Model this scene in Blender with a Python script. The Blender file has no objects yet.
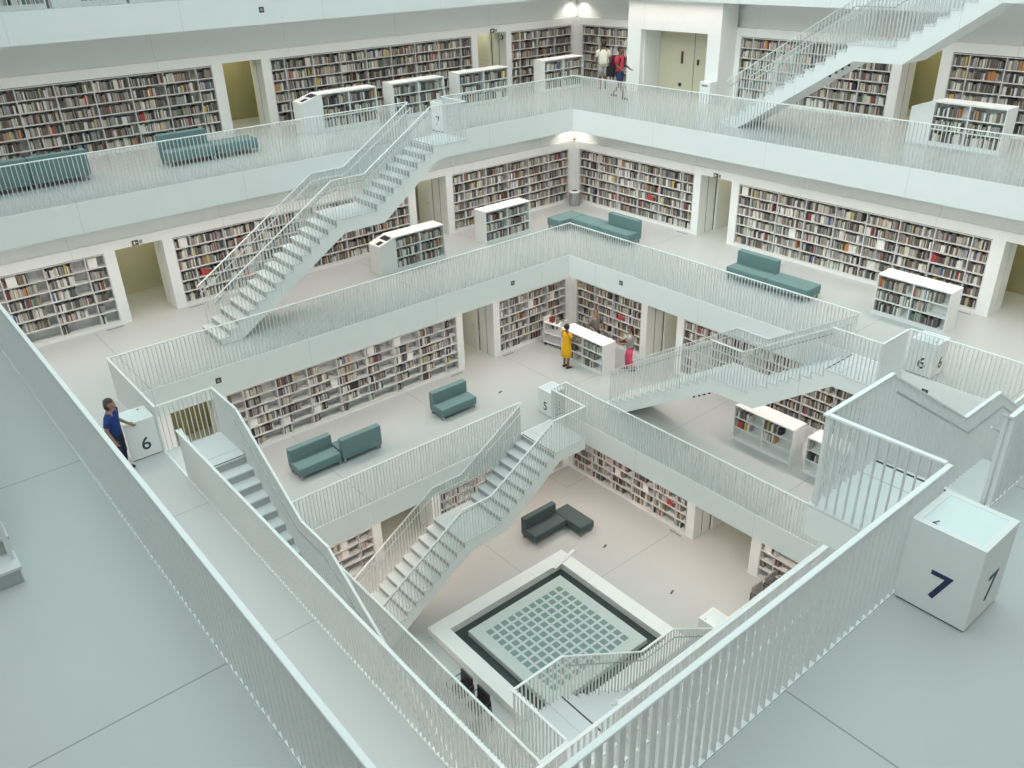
import bpy, bmesh, math, random
from math import pi, sin, cos, radians
from mathutils import Vector, Matrix, Euler
from mathutils.bvhtree import BVHTree
R = random.Random(7)
SC = bpy.context.scene
COL = SC.collection

# ------------------------------------------------------------------ dimensions (metres)
H = 4.076                      # storey height
T = 0.744                      # slab edge height
VOID = {5: 4.893, 6: 7.325, 7: 9.79, 8: 12.10}      # half width of the opening in each floor
WALL = {4: 7.06, 5: 9.53, 6: 11.87, 7: 14.67, 8: 17.40}
def zf(k): return (k - 4) * H
TH = {'far_left': 0.0, 'far_right': -pi/2, 'near_right': pi, 'near_left': pi/2}
WORD = {4: 'four', 5: 'five', 6: 'six', 7: 'seven', 8: 'eight'}
CAM = Vector((-11.153, -12.133, 5.339 + 3*H))
def rot(p, th):
    c, s = cos(th), sin(th)
    return Vector((p[0]*c - p[1]*s, p[0]*s + p[1]*c, p[2] if len(p) > 2 else 0))

# ------------------------------------------------------------------ materials
def new_mat(name, color, rough=.5, metal=0.0, noise=.03, nscale=6.0, spec=.5, emit=None):
    m = bpy.data.materials.new(name); m.use_nodes = True
    nt = m.node_tree; b = nt.nodes['Principled BSDF']
    b.inputs['Roughness'].default_value = rough
    b.inputs['Metallic'].default_value = metal
    b.inputs['Specular IOR Level'].default_value = spec
    geo = nt.nodes.new('ShaderNodeTexCoord')
    nz = nt.nodes.new('ShaderNodeTexNoise'); nz.inputs['Scale'].default_value = nscale
    nz.inputs['Detail'].default_value = 3
    nt.links.new(geo.outputs['Object'], nz.inputs['Vector'])
    mp = nt.nodes.new('ShaderNodeMapRange')
    mp.inputs['To Min'].default_value = 1 - noise; mp.inputs['To Max'].default_value = 1 + noise
    nt.links.new(nz.outputs['Fac'], mp.inputs['Value'])
    mx = nt.nodes.new('ShaderNodeVectorMath'); mx.operation = 'SCALE'
    mx.inputs[0].default_value = color[:3]
    nt.links.new(mp.outputs['Result'], mx.inputs['Scale'])
    nt.links.new(mx.outputs['Vector'], b.inputs['Base Color'])
    if emit:
        b.inputs['Emission Color'].default_value = (*emit[0], 1); b.inputs['Emission Strength'].default_value = emit[1]
    m['out'] = mx.name
    return m

def add_joints(m, pitch, off, width, dark):
    """joint lines across the galleries, running from the void to the wall"""
    nt = m.node_tree; b = nt.nodes['Principled BSDF']
    g = nt.nodes.new('ShaderNodeNewGeometry'); sp = nt.nodes.new('ShaderNodeSeparateXYZ')
    nt.links.new(g.outputs['Position'], sp.inputs[0])
    def M(op, a, b2=None, c=None):
        n = nt.nodes.new('ShaderNodeMath'); n.operation = op
        for i, v in enumerate((a, b2, c)):
            if v is None: continue
            if isinstance(v, (int, float)): n.inputs[i].default_value = v
            else: nt.links.new(v, n.inputs[i])
        return n.outputs[0]
    ax = M('ABSOLUTE', sp.outputs['X']); ay = M('ABSOLUTE', sp.outputs['Y'])
    isA = M('GREATER_THAN', ay, ax)
    u = M('ADD', M('MULTIPLY', sp.outputs['X'], isA), M('MULTIPLY', sp.outputs['Y'], M('SUBTRACT', 1.0, isA)))
    f = M('WRAP', M('SUBTRACT', u, off), pitch/2, -pitch/2)
    msk = M('LESS_THAN', M('ABSOLUTE', f), width)
    mix = nt.nodes.new('ShaderNodeMix'); mix.data_type = 'RGBA'
    nt.links.new(msk, mix.inputs['Factor'])
    nt.links.new(nt.nodes[m['out']].outputs[0], mix.inputs['A'])
    mix.inputs['B'].default_value = (*dark, 1)
    nt.links.new(mix.outputs['Result'], b.inputs['Base Color'])

M_ = {}
M_['white'] = new_mat('white_paint', (.80, .81, .80), .55, noise=.015)
M_['shelf'] = new_mat('white_shelf_laminate', (.66, .665, .655), .6, noise=.015)
M_['slab'] = new_mat('white_slab_paint', (.83, .85, .84), .6, noise=.02, nscale=1.5)
add_joints(M_['slab'], 4.2, -6.55, .005, (.60, .62, .62))
M_['floor'] = new_mat('pale_resin_floor', (.50, .515, .51), .32, noise=.035, nscale=.8, spec=.4)
add_joints(M_['floor'], 4.2, -6.55, .008, (.27, .29, .29))
M_['rail'] = new_mat('white_steel', (.86, .87, .865), .38, noise=.01)
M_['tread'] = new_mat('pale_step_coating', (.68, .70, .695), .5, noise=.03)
M_['riser'] = new_mat('grey_riser', (.44, .46, .455), .55, noise=.03)  # one grey for all risers, darker than the treads
M_['steel'] = new_mat('grey_steel', (.42, .44, .44), .35, .6, noise=.02)
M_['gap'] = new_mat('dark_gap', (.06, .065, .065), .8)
M_['olive'] = new_mat('olive_wall_paint', (.40, .38, .22), .6, noise=.05, nscale=2)
M_['beige'] = new_mat('beige_door_paint', (.60, .57, .42), .5, noise=.03)
M_['teal'] = new_mat('teal_wool', (.16, .25, .25), .85, noise=.08, nscale=30, spec=.2)
M_['petrol'] = new_mat('dark_petrol_wool', (.085, .118, .122), .85, noise=.08, nscale=30, spec=.2)
M_['black'] = new_mat('black_plastic', (.025, .026, .028), .45)
M_['navy'] = new_mat('navy_lettering', (.02, .025, .09), .5)
M_['ink'] = new_mat('black_lettering', (.03, .035, .04), .5)
M_['screen'] = new_mat('pale_glass_top', (.72, .80, .80), .12, noise=.04, nscale=3)
M_['basin'] = new_mat('dark_water_basin', (.045, .06, .06), .25, noise=.2, nscale=5)
M_['plate'] = new_mat('pale_stone_plate', (.55, .62, .60), .4)
M_['glasstile'] = new_mat('grey_glass_tile', (.22, .31, .30), .2, noise=.08, nscale=3)
M_['card'] = new_mat('white_card', (.82, .81, .78), .7)
M_['page'] = new_mat('paper_pages', (.74, .70, .62), .9)
M_['greypanel'] = new_mat('grey_panel', (.30, .30, .29), .6)
M_['greytop'] = new_mat('grey_desk_top', (.33, .35, .35), .5)
M_['bin'] = new_mat('brushed_bin_steel', (.40, .40, .40), .4, .5)

BOOKC = [('dark grey', (.11, .108, .105), 15), ('black', (.045, .043, .045), 8), ('brown', (.17, .125, .095), 8),
         ('taupe', (.29, .26, .225), 14), ('grey', (.34, .335, .33), 15), ('beige', (.52, .48, .40), 14), ('white', (.72, .71, .67), 17),
         ('dark red', (.22, .06, .06), 2.6), ('red', (.52, .06, .06), .7), ('yellow', (.60, .46, .13), 1.7),
         ('orange', (.55, .25, .09), .9), ('blue', (.10, .15, .30), .8), ('green', (.14, .21, .17), 2)]
BM = [new_mat(n.replace(' ', '_') + '_book_cover', c, .6, noise=.06, nscale=20) for n, c, w in BOOKC]

# ------------------------------------------------------------------ mesh helper
class MB:
    def __init__(s): s.v = []; s.f = []; s.m = []
    def add(s, vs, fs, mi=0):
        o = len(s.v); s.v += [tuple(v) for v in vs]
        for f in fs: s.f.append([i + o for i in f]); s.m.append(mi)
        return s
    def box(s, a, b, mi=0):
        x0, y0, z0 = a; x1, y1, z1 = b
        if x0 > x1: x0, x1 = x1, x0
        if y0 > y1: y0, y1 = y1, y0
        if z0 > z1: z0, z1 = z1, z0
        return s.add([(x0,y0,z0),(x1,y0,z0),(x1,y1,z0),(x0,y1,z0),(x0,y0,z1),(x1,y0,z1),(x1,y1,z1),(x0,y1,z1)],
              [(0,3,2,1),(4,5,6,7),(0,1,5,4),(1,2,6,5),(2,3,7,6),(3,0,4,7)], mi)
    def prism(s, poly, y0, y1, mi=0):
        """polygon in x-z, extruded from y0 to y1"""
        n = len(poly)
        vs = [(x, y0, z) for x, z in poly] + [(x, y1, z) for x, z in poly]
        fs = [tuple(range(n)), tuple(range(2*n-1, n-1, -1))] + [(i, i+n, (i+1) % n + n, (i+1) % n) for i in range(n)]
        return s.add(vs, fs, mi)
    def tube(s, pts, rad, n=10, mi=0, flat=1.0, cap=True):
        """round tube through pts; rad a number, a list, or a list of (rx, ry)"""
        pts = [Vector(p) for p in pts]; k = len(pts)
        if not isinstance(rad, (list, tuple)): rad = [rad]*k
        vs = []; ref = None
        for i, p in enumerate(pts):
            d = (pts[min(i+1, k-1)] - pts[max(i-1, 0)]).normalized()
            if ref is None:
                ref = Vector((1, 0, 0)) if abs(d.x) < .8 else Vector((0, 1, 0))
            u = (ref - d*ref.dot(d)).normalized(); w = d.cross(u); ref = u
            r = rad[i]; rx, ry = r if isinstance(r, (tuple, list)) else (r, r*flat)
            for j in range(n):
                a = 2*pi*j/n; vs.append(p + u*cos(a)*rx + w*sin(a)*ry)
        fs = []
        for i in range(k-1):
            for j in range(n):
                fs.append((i*n+j, i*n+(j+1) % n, (i+1)*n+(j+1) % n, (i+1)*n+j))
        if cap: fs += [tuple(range(n-1, -1, -1)), tuple(range((k-1)*n, k*n))]
        return s.add(vs, fs, mi)
    def ball(s, c, r, nu=12, nv=8, mi=0):
        rx, ry, rz = r if isinstance(r, (tuple, list)) else (r, r, r)
        vs = [(c[0], c[1], c[2]-rz)]
        for i in range(1, nv):
            t = -pi/2 + pi*i/nv
            for j in range(nu):
                a = 2*pi*j/nu; vs.append((c[0]+rx*cos(t)*cos(a), c[1]+ry*cos(t)*sin(a), c[2]+rz*sin(t)))
        vs.append((c[0], c[1], c[2]+rz)); fs = []
        for j in range(nu): fs.append((0, 1+(j+1) % nu, 1+j))
        for i in range(nv-2):
            for j in range(nu):
                fs.append((1+i*nu+j, 1+i*nu+(j+1) % nu, 1+(i+1)*nu+(j+1) % nu, 1+(i+1)*nu+j))
        l = len(vs)-1
        for j in range(nu): fs.append((l, 1+(nv-2)*nu+j, 1+(nv-2)*nu+(j+1) % nu))
        return s.add(vs, fs, mi)
    def xf(s, mat):
        s.v = [tuple(mat @ Vector(v)) for v in s.v]; return s
    def mesh(s, name, mats, smooth=False, bevel=0, seg=2):
        me = bpy.data.meshes.new(name); me.from_pydata(s.v, [], s.f)
        for m in (mats if isinstance(mats, (list, tuple)) else [mats]): me.materials.append(m)
        me.polygons.foreach_set('material_index', s.m)
        bm = bmesh.new(); bm.from_mesh(me)
        bmesh.ops.recalc_face_normals(bm, faces=bm.faces)
        if bevel:
            bmesh.ops.bevel(bm, geom=list(bm.edges), offset=bevel, segments=seg, affect='EDGES', profile=.6)
        bm.to_mesh(me); bm.free()
        if smooth: me.polygons.foreach_set('use_smooth', [True]*len(me.polygons))
        me.update(); return me
    def obj(s, name, mats, parent=None, **kw):
        return link(name, s.mesh(name, mats, **kw), parent)
def link(name, data, parent=None, loc=(0, 0, 0), rz=0.0):
    o = bpy.data.objects.new(name, data); COL.objects.link(o)
    if parent: o.parent = parent
    o.location = loc; o.rotation_euler = (0, 0, rz); return o
def tag(o, label=None, cat=None, group=None, kind=None):
    if label: o['label'] = label
    if cat: o['category'] = cat
    if group: o['group'] = group
    if kind: o['kind'] = kind
    return o
def thing(name, label, cat, loc, rz=0.0, group=None):
    return tag(link(name, None, None, loc, rz), label, cat, group)

BLOCK_V, BLOCK_F = [], []
def block(o_or_mb, mat=None):
    """remember solid geometry that can hide books from the camera"""
    off = len(BLOCK_V); mat = mat or Matrix()
    BLOCK_V.extend([tuple(mat @ Vector(v)) for v in o_or_mb.v]); BLOCK_F.extend([[i+off for i in f] for f in o_or_mb.f])
def TM(loc, rz): return Matrix.Translation(loc) @ Matrix.Rotation(rz, 4, 'Z')

# ------------------------------------------------------------------ floors and slabs
def ring(mb, w0, w1, z0, z1, mi=0):
    for th in TH.values():
        q = [(-w0, w0), (w0, w0), (w1, w1), (-w1, w1)]
        vs = [rot((x, y, z0), th) for x, y in q] + [rot((x, y, z1), th) for x, y in q]
        mb.add(vs, [(3,2,1,0),(4,5,6,7),(0,1,5,4),(2,3,7,6)], mi)
for k in (4, 5, 6, 7, 8):
    z = zf(k); W = WALL[k] + 2.6
    if k == 4:
        mb = MB().box((-W, -W, z-.3), (W, W, z-.02)); fl = MB().box((-W, -W, z-.02), (W, W, z))
    else:
        mb = MB(); ring(mb, VOID[k]-.045, W, z-T, z-.02)
        ring(mb, VOID[k]-.045, VOID[k], z-.02, z)            # raised lip that carries the balusters
        fl = MB(); ring(fl, VOID[k]+.014, W, z-.02, z)
    o = mb.obj('ceiling' if k > 4 else 'floor_base', M_['slab']); tag(o, kind='structure')
    o = fl.obj('floor', M_['floor']); tag(o, kind='structure')
    block(mb)
# roof ring above level eight, the daylight opening inside it
mb = MB(); ring(mb, 14.4, WALL[8]+2.6, zf(9)-T, zf(9)); tag(mb.obj('ceiling', M_['slab']), kind='structure')

# ------------------------------------------------------------------ walls, doorways, wall bookcases
BOOKS = []     # (world centre of front face, th, thickness, depth, height, colour, descriptor, ordinal, row, bay)
CARDS = []
SHZ0, SHZ1, NROW = .12, 2.08, 6
ORD = ['', 'first', 'second', 'third', 'fourth', 'fifth', 'sixth', 'seventh', 'eighth', 'ninth', 'tenth', 'eleventh', 'twelfth', 'thirteenth',
       'fourteenth', 'fifteenth', 'sixteenth', 'seventeenth', 'eighteenth', 'nineteenth']
def ordw(n):
    if n < 20: return ORD[n]
    t = {2: 'twent', 3: 'thirt', 4: 'fort', 5: 'fift'}[n//10]
    return t + ('ieth' if n % 10 == 0 else 'y-' + ORD[n % 10])
CW = [w for _, _, w in BOOKC]
def pick(): return R.choices(range(len(BOOKC)), CW)[0]

def fill_cell(x0, x1, y, z, hmax, th, org, fill, desc, row, bay, skip=None):
    """stand books between x0 and x1 on a shelf; y the front line of the spines"""
    L = x1 - x0
    if fill <= 0: return
    f = min(1, max(0, R.gauss(fill, .12 if fill < .9 else .05)))
    x = x0 + .008; end = x0 + L*f - .008; n = 0; base = pick(); run = 0
    hb = R.uniform(.62, .80)*hmax
    while True:
        if run <= 0: base = pick(); run = R.randint(1, 4); hb = R.uniform(.58, .84)*hmax
        run -= 1
        t = R.choice((.016, .02, .024, .028, .034, .042, .05)) * R.uniform(.9, 1.1)
        if x + t > end: break
        h = min(hmax*.94, hb*R.uniform(.95, 1.06)); dp = R.uniform(.15, .2)
        if skip and x + t > skip[0] and x < skip[1]: x = skip[1] + .01; continue
        n += 1
        c = base if R.random() < .6 else pick()
        p = Vector(org) + rot((x + t/2, y + R.uniform(0, .035), z), th)
        BOOKS.append((p, th, t, dp, h, c, desc, n, row, bay))
        x += t + R.choice((.0015, .0015, .003, .006))

BCNAME = {}
def wall_bookcase(level, side, x0, x1, label, desc, fill=.95, half='both', special=(), inset=0.0):
    """built-in case of six shelves; x runs along the wall, spines face the void"""
    th = TH[side]; W = WALL[level] + inset; z = zf(level)
    org = rot((0, 0, z), th)
    rx = (x0+x1)/2
    loc = rot((rx, W, z), th)
    t = thing('wall_bookcase', label, 'bookcase', loc, th, 'wall bookcases on level ' + WORD[level])
    w = x1 - x0; a, b = -w/2, w/2; D = .33
    MB().box((a, D-.02, .0), (b, D, 2.10)).obj('back_panel', M_['shelf'], t)
    MB().box((a, 0, 0), (b, D-.02, SHZ0-.025)).obj('plinth', M_['white'], t)
    for s in (a, b-.03): MB().box((s, 0, SHZ0), (s+.03, D-.02, SHZ1)).obj('side_panel', M_['shelf'], t)
    # bays: full bays of about a metre with half bays at one or both ends
    nf = max(1, round((w - (1.0 if half == 'both' else .5 if half in ('left', 'right') else 0))/1.0))
    unit = w/(nf + (1.0 if half == 'both' else .5 if half in ('left', 'right') else 0))
    xs = [a]
    if half in ('both', 'left'): xs.append(a + unit*.5)
    for i in range(nf): xs.append(xs[-1] + unit)
    if half in ('both', 'right'): xs.append(b)
    xs[-1] = b
    dz = (SHZ1 - SHZ0)/NROW
    for r in range(NROW+1):
        zz = SHZ0 + dz*r
        MB().box((a+.03, .005, zz-.025), (b-.03, D-.02, zz)).obj('shelf', M_['shelf'], t)
    for x in xs[1:-1]:
        MB().box((x-.013, .012, SHZ0), (x+.013, D-.02, SHZ1)).obj('divider', M_['shelf'], t)
    mb = MB().box((a, D-.02, 0), (b, D, 2.1)); block(mb, TM(loc, th))
    BCNAME[desc] = (level, side, rx, xs, dz)
    for bi in range(len(xs)-1):
        for r in range(NROW):
            row = NROW - r; zz = SHZ0 + dz*r
            ff = fill(rx + (xs[bi]+xs[bi+1])/2, row) if callable(fill) else fill
            skip = None
            for (sx, srow, kind) in special:
                if srow == row and rx+xs[bi] < sx < rx+xs[bi+1]:
                    hw = .13 if kind == 'card' else .2
                    cx = min(max(sx-rx, xs[bi]+hw+.03), xs[bi+1]-hw-.03); skip = (cx-hw, cx+hw)
                    CARDS.append((org + rot((rx+cx, W+.06, zz), th), th, kind, desc, row, bi+1, dz))
            fill_cell(xs[bi]+.016+ (.02 if bi == 0 else 0), xs[bi+1]-.016-(.02 if bi == len(xs)-2 else 0), W+.05, zz, dz-.025, th, org + rot((rx, 0, 0), th), ff, desc, row, bi+1, skip)
    return t

def wall(level, side, segs, skipblock=None):
    th = TH[side]; W = WALL[level]; z = zf(level); D = .85
    mb = MB(); segs = sorted(segs); x = -W
    def pier(a, b):
        if b - a < .01: return
        mb.box((a, W, 0), (b, W+.42, 2.12)); mb.box((a+.012, W+.42, 0), (b-.012, W+.46, 2.12), 1); mb.box((a, W+.46, 0), (b, W+D, 2.12))
    for s in segs:
        if s[0] > x: pier(x, s[0])
        if s[2] == 'bc':
            mb.box((s[0], W+.34, 0), (s[1], W+D, 2.12)); mb.box((s[0], W, 2.10), (s[1], W+.34, 2.12))
        x = s[1]
    pier(x, W)
    mb.box((-W, W, 2.12), (W, W+D, 2.37))
    mb.box((-W-.16, W+.16, 2.37), (W+.16, W+D, H-T))
    block(mb, TM((0, 0, z), th))
    o = mb.obj('wall_' + side, [M_['slab'], M_['gap']]); o.location = (0, 0, z); o.rotation_euler = (0, 0, th); tag(o, kind='structure')
    co = MB().box((-W-2, W+2.3, 0), (W+2.3, W+2.5, H-T)).obj('wall_' + side, M_['beige'] if (level, side) == (6, 'far_left') else M_['olive']); co.location = (0, 0, z); co.rotation_euler = (0, 0, th); tag(co, kind='structure')

def door_light(level, side, x, power=26, depth=1.5):
    th = TH[side]; W = WALL[level]
    l = bpy.data.lights.new('corridor_fill', 'AREA'); l.shape = 'RECTANGLE'; l.size = 1.2; l.size_y = .8; l.energy = power; l.color = (1, .92, .58)  # fill light added behind each doorway to brighten the corridor
    o = bpy.data.objects.new('corridor_fill', l); COL.objects.link(o); o.location = rot((x, W+depth, zf(level)+3.1), th)

def sparse6(x, row):
    return {1: .7, 2: .75, 3: .72, 4: .8, 5: .7, 6: .25}[row] if x > -9 else .8
def fill5(x, row):
    return {1: .62, 2: .6, 3: .74, 4: .8, 5: .55, 6: .3}[row]
def fill5b(x, row): return {1: .9, 2: .88, 3: .9, 4: .9, 5: .85, 6: .55}[row]
def fill4(x, row): return {1: .6, 2: .7, 3: .72, 4: .72, 5: .7, 6: .5}[row]

PLAN = {
 (8, 'far_left'): [(-16, -1.5, 'bc', 'white wall bookcase at top left behind the highest railing', 'level eight left bookcase', .9, 'both')],
 (8, 'far_right'): [],
 (7, 'far_left'): [(-9.8, -.75, 'bc', 'white wall bookcase full of books above the two teal sofas, top left', 'level seven leftmost bookcase', .93, 'both'),
                   (-.42, .86, 'door'),
                   (1.15, 9.25, 'bc', 'long white wall bookcase behind the three low shelf units, top gallery', 'level seven long left bookcase', .96, 'both'),
                   (9.52, 10.9, 'door'),
                   (11.15, 14.38, 'bc', 'white wall bookcase left of the far corner, top gallery', 'level seven left corner bookcase', .96, 'left')],
 (7, 'far_right'): [(-14.38, -11.1, 'bc', 'white wall bookcase behind the person in white, right of the far corner', 'level seven right corner bookcase', .95, 'right'),
                    (-10.4, -7.35, 'door'),
                    (-6.62, -1.08, 'bc', 'white wall bookcase behind the upper right staircase', 'level seven bookcase behind staircase', .94, 'left'),
                    (-.78, .32, 'door'),
                    (.62, 9.0, 'bc', 'white wall bookcase behind the low shelf unit at the upper right edge', 'level seven rightmost bookcase', .92, 'left')],
 (6, 'far_left'): [(-10.4, -5.76, 'bc', 'half empty white wall bookcase left of the lit doorway, middle left', 'level six leftmost bookcase', sparse6, 'right'),
                   (-5.48, -4.18, 'door'),
                   (-3.9, 4.12, 'bc', 'long white wall bookcase behind the upper left staircase', 'level six long left bookcase', .95, 'both'),
                   (4.4, 5.7, 'door'),
                   (5.97, 11.58, 'bc', 'white wall bookcase left of the grey bin, second gallery down', 'level six left corner bookcase', .95, 'left')],
 (6, 'far_right'): [(-11.58, -5.95, 'bc', 'white wall bookcase right of the grey bin, second gallery down', 'level six right corner bookcase', .96, 'right'),
                    (-5.67, -4.4, 'door'),
                    (-4.12, 3.88, 'bc', 'long white wall bookcase behind the teal sofa on the right', 'level six long right bookcase', .94, 'both'),
                    (4.2, 5.5, 'door'),
                    (5.8, 10.4, 'bc', 'white wall bookcase at the right picture edge, level six', 'level six rightmost bookcase', .9, 'left')],
 (5, 'far_left'): [(-5.7, -4.4, 'door'),
                   (-4.1, 4.12, 'bc', 'long white wall bookcase with gaps, behind the level five sofas', 'level five long left bookcase', fill5, 'both'),
                   (4.38, 5.73, 'door'),
                   (6.0, 9.25, 'bc', 'white wall bookcase left of the woman in yellow, level five corner', 'level five left corner bookcase', .82, 'left')],
 (5, 'far_right'): [(-9.25, -5.97, 'bc', 'white wall bookcase between the yellow and pink dressed women, level five', 'level five right corner bookcase', fill5b, 'right'),
                    (-5.7, -4.38, 'door'),
                    (-4.1, 4.1, 'bc', 'long white wall bookcase behind the level six to five staircase', 'level five bookcase behind stairs', .93, 'both')],
 (4, 'far_left'): [(-6.8, -1.3, 'bc', 'sparse white wall bookcase left of the lowest stairs on the ground level', 'level four left bookcase', .35, 'right'),
                   (-1.0, .95, 'door'),
                   (1.25, 6.8, 'bc', 'white wall bookcase seen behind the steps of the lowest left staircase', 'level four left corner bookcase', .6, 'both')],
 (4, 'far_right'): [(-6.8, -1.45, 'bc', 'low lying white wall bookcase right of the dark corner sofa, ground level', 'level four right bookcase', fill4, 'right'),
                    (-1.15, 1.0, 'door'),
                    (1.32, 6.8, 'bc', 'nearly empty white wall bookcase right of the ground level doorway', 'level four rightmost bookcase', .05, 'left')],
}
SPECIAL = {
 'level five long left bookcase': [(-3.45, 4, 'card'), (-2.5, 5, 'card'), (-1.35, 5, 'card'), (-.55, 3, 'card'), (.75, 1, 'card'), (1.75, 1, 'card'), (1.75, 3, 'card'), (2.2, 3, 'card')],
 'level six leftmost bookcase': [(-8.1, 1, 'card'), (-6.1, 1, 'card')],
 'level six long left bookcase': [(-3.6, 1, 'card'), (-3.1, 4, 'red')],
 'level six right corner bookcase': [(-7.9, 4, 'red')],
 'level five right corner bookcase': [(-7.0, 3, 'red')],
 'level five left corner bookcase': [(7.5, 2, 'card'), (8.6, 2, 'card'), (8.2, 6, 'card')],
 'level six long right bookcase': [(-3.9, 1, 'card'), (-2.0, 4, 'card'), (.9, 3, 'card')],
 'level four right bookcase': [(-2.2, 4, 'red'), (-3.3, 4, 'card'), (-4.6, 4, 'card')],
 'level four rightmost bookcase': [(1.5, 1, 'card'), (1.5, 2, 'card'), (1.55, 3, 'card')],
 'level four left bookcase': [(-2.3, 2, 'card'), (-2.3, 3, 'card'), (-2.3, 4, 'card'), (-3.2, 3, 'card')],
}
for (k, side), segs in PLAN.items():
    wall(k, side, segs)
    for s in segs:
        if s[2] == 'bc':
            wall_bookcase(k, side, s[0], s[1], s[3], s[4], s[5], s[6], SPECIAL.get(s[4], ()))
        else:
            door_light(k, side, (s[0]+s[1])/2, (40 if k == 7 else 9) if s[1]-s[0] > 1.5 else (22 if k == 7 else 16), 1.4)
wall_bookcase(6, 'far_left', 3.4, 5.4, 'bookcase inside the doorway behind the level six console bookcase', 'level six corridor bookcase', .95, 'none', (), 1.9)
wall_bookcase(5, 'far_left', 3.4, 5.2, 'bookcase inside the doorway left of the level five corner bookcase', 'level five corridor bookcase', .7, 'none', (), 1.9)
for k in (4, 5, 6, 7, 8):
    for side in ('near_right', 'near_left'): wall(k, side, [])

# the lift lobby that stands out from the level seven wall, with its wide opening
z7 = zf(7); DY = 14.86
mb = MB(); yb = 13.8; W7 = WALL[7]
mb.box((-11.05, yb, 0), (-10.4, W7, H-T)); mb.box((-7.35, yb, 0), (-6.8, W7, H-T)); mb.box((-10.4, yb, 2.2), (-7.35, W7, H-T))
block(mb, TM((0, 0, z7), TH['far_right']))
o = mb.obj('wall_far_right', M_['slab']); o.location = (0, 0, z7); o.rotation_euler = (0, 0, TH['far_right']); tag(o, kind='structure')
mb = MB(); mb.box((-10.4, DY, 0), (-7.35, DY+.06, 2.2)); mb.box((-8.72, DY-.004, 0), (-8.7, DY, 2.2), 1)
o = mb.obj('door_1', [M_['beige'], M_['gap']]); o.location = (0, 0, z7); o.rotation_euler = (0, 0, TH['far_right']); tag(o, kind='structure')
for x, zz, hh in ((-9.25, 1.0, .42), (-8.5, 1.0, .18)):
    MB().box((x-.03, DY-.06, zz), (x+.03, DY, zz+hh)).obj('door_handle', new_mat('brown_handle', (.10, .05, .04), .5) if 'brown_handle' not in bpy.data.materials else bpy.data.materials['brown_handle'], o)
MB().tube([(-9.3, DY-.03, .25), (-9.3, DY, .25)], .07).obj('door_stop', M_['black'], o)
mb = MB().box((-10.398, yb+.2, .0), (-10.36, DY-.005, 2.2)); o = mb.obj('trim_1', M_['white']); o.location = (0, 0, z7); o.rotation_euler = (0, 0, TH['far_right']); tag(o, kind='structure')
# small grey block standing in front of the lobby pier
t = thing('book_return_box', 'small grey box standing against the pier right of the lobby opening', 'box', rot((-7.0, 13.58, z7), TH['far_right']), TH['far_right'])
MB().box((-.22, -.18, 0), (.22, .18, .72)).obj('body', M_['slab'], t, bevel=.01)
MB().box((-.13, -.185, .58), (.13, -.18, .62)).obj('slot', M_['gap'], t)

# open door leaf seen inside the level six left doorway
def door_leaf(level, side, x, y0, y1, n):
    th = TH[side]
    mb = MB().box((x-.03, y0, 0), (x+.03, y1, 2.1)); o = mb.obj('door_%d' % n, M_['slab']); o.location = (0, 0, zf(level)); o.rotation_euler = (0, 0, th); tag(o, kind='structure')
    MB().tube([(x-.05, y0+.1, 1.0), (x-.09, y0+.1, 1.0), (x-.09, y0+.22, 1.0)], .012, 6).obj('door_handle', M_['steel'], o)
door_leaf(6, 'far_left', 4.46+1.2, 12.76, 13.6, 2); door_leaf(6, 'far_right', -5.62, 12.76, 13.65, 3)
door_leaf(5, 'far_left', 5.68, 10.42, 11.3, 4); door_leaf(5, 'far_right', -5.65, 10.42, 11.3, 5)
door_leaf(4, 'far_right', -1.1, 7.95, 8.8, 6); door_leaf(7, 'far_left', 10.85, 15.56, 16.4, 7)

# ------------------------------------------------------------------ railings
M_['bar'] = new_mat('light_grey_steel', (.74, .755, .75), .4, noise=.01)
bar_mesh = MB().box((-.005, -.02, 0), (.005, .02, 1)).mesh('baluster', M_['bar'])
def bars(parent, pts, M0):
    """pts: list of (x, y, z0, height, turned) in the parent's frame; the hundred nearest are parts, the rest one part"""
    pts = sorted(pts, key=lambda p: (M0 @ Vector(p[:3]) - CAM).length)
    for x, y, z0, h, tn in pts[:100]:
        o = link('baluster', bar_mesh, parent, (x, y, z0), pi/2 if tn else 0); o.scale = (1, 1, h)
    if len(pts) > 100:
        mb = MB()
        for x, y, z0, h, tn in pts[100:]:
            a, b = (.02, .005) if tn else (.005, .02)
            mb.box((x-a, y-b, z0), (x+a, y+b, z0+h))
        tag(mb.obj('balusters', M_['bar'], parent), kind='stuff')
RH = 1.1
def railing(level, side, x0, x1, label):
    th = TH[side]; w = VOID[level]; xm = (x0+x1)/2
    loc = rot((xm, w-.022, zf(level)), th)
    t = thing('railing', label, 'railing', loc, th, 'gallery railings')
    MB().box((x0-xm-.026, -.025, RH-.022), (x1-xm+.026, .025, RH)).obj('handrail', M_['rail'], t, bevel=.004, seg=1)
    n = max(2, round((x1-x0)/.1))
    pts = [(x0-xm + (x1-x0)*(i+.5)/n, 0, 0, RH-.022, False) for i in range(n)]
    bars(t, pts, TM(loc, th))
X_IN, X_OUT = 2.97, 4.26
where = {'far_left': 'far left', 'far_right': 'far right', 'near_right': 'near right', 'near_left': 'near left'}
STAIRS = {8: ('far_right', 'near_left'), 7: ('far_left', 'near_right'), 6: ('far_right', 'near_left'), 5: ('far_left', 'near_right')}
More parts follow.
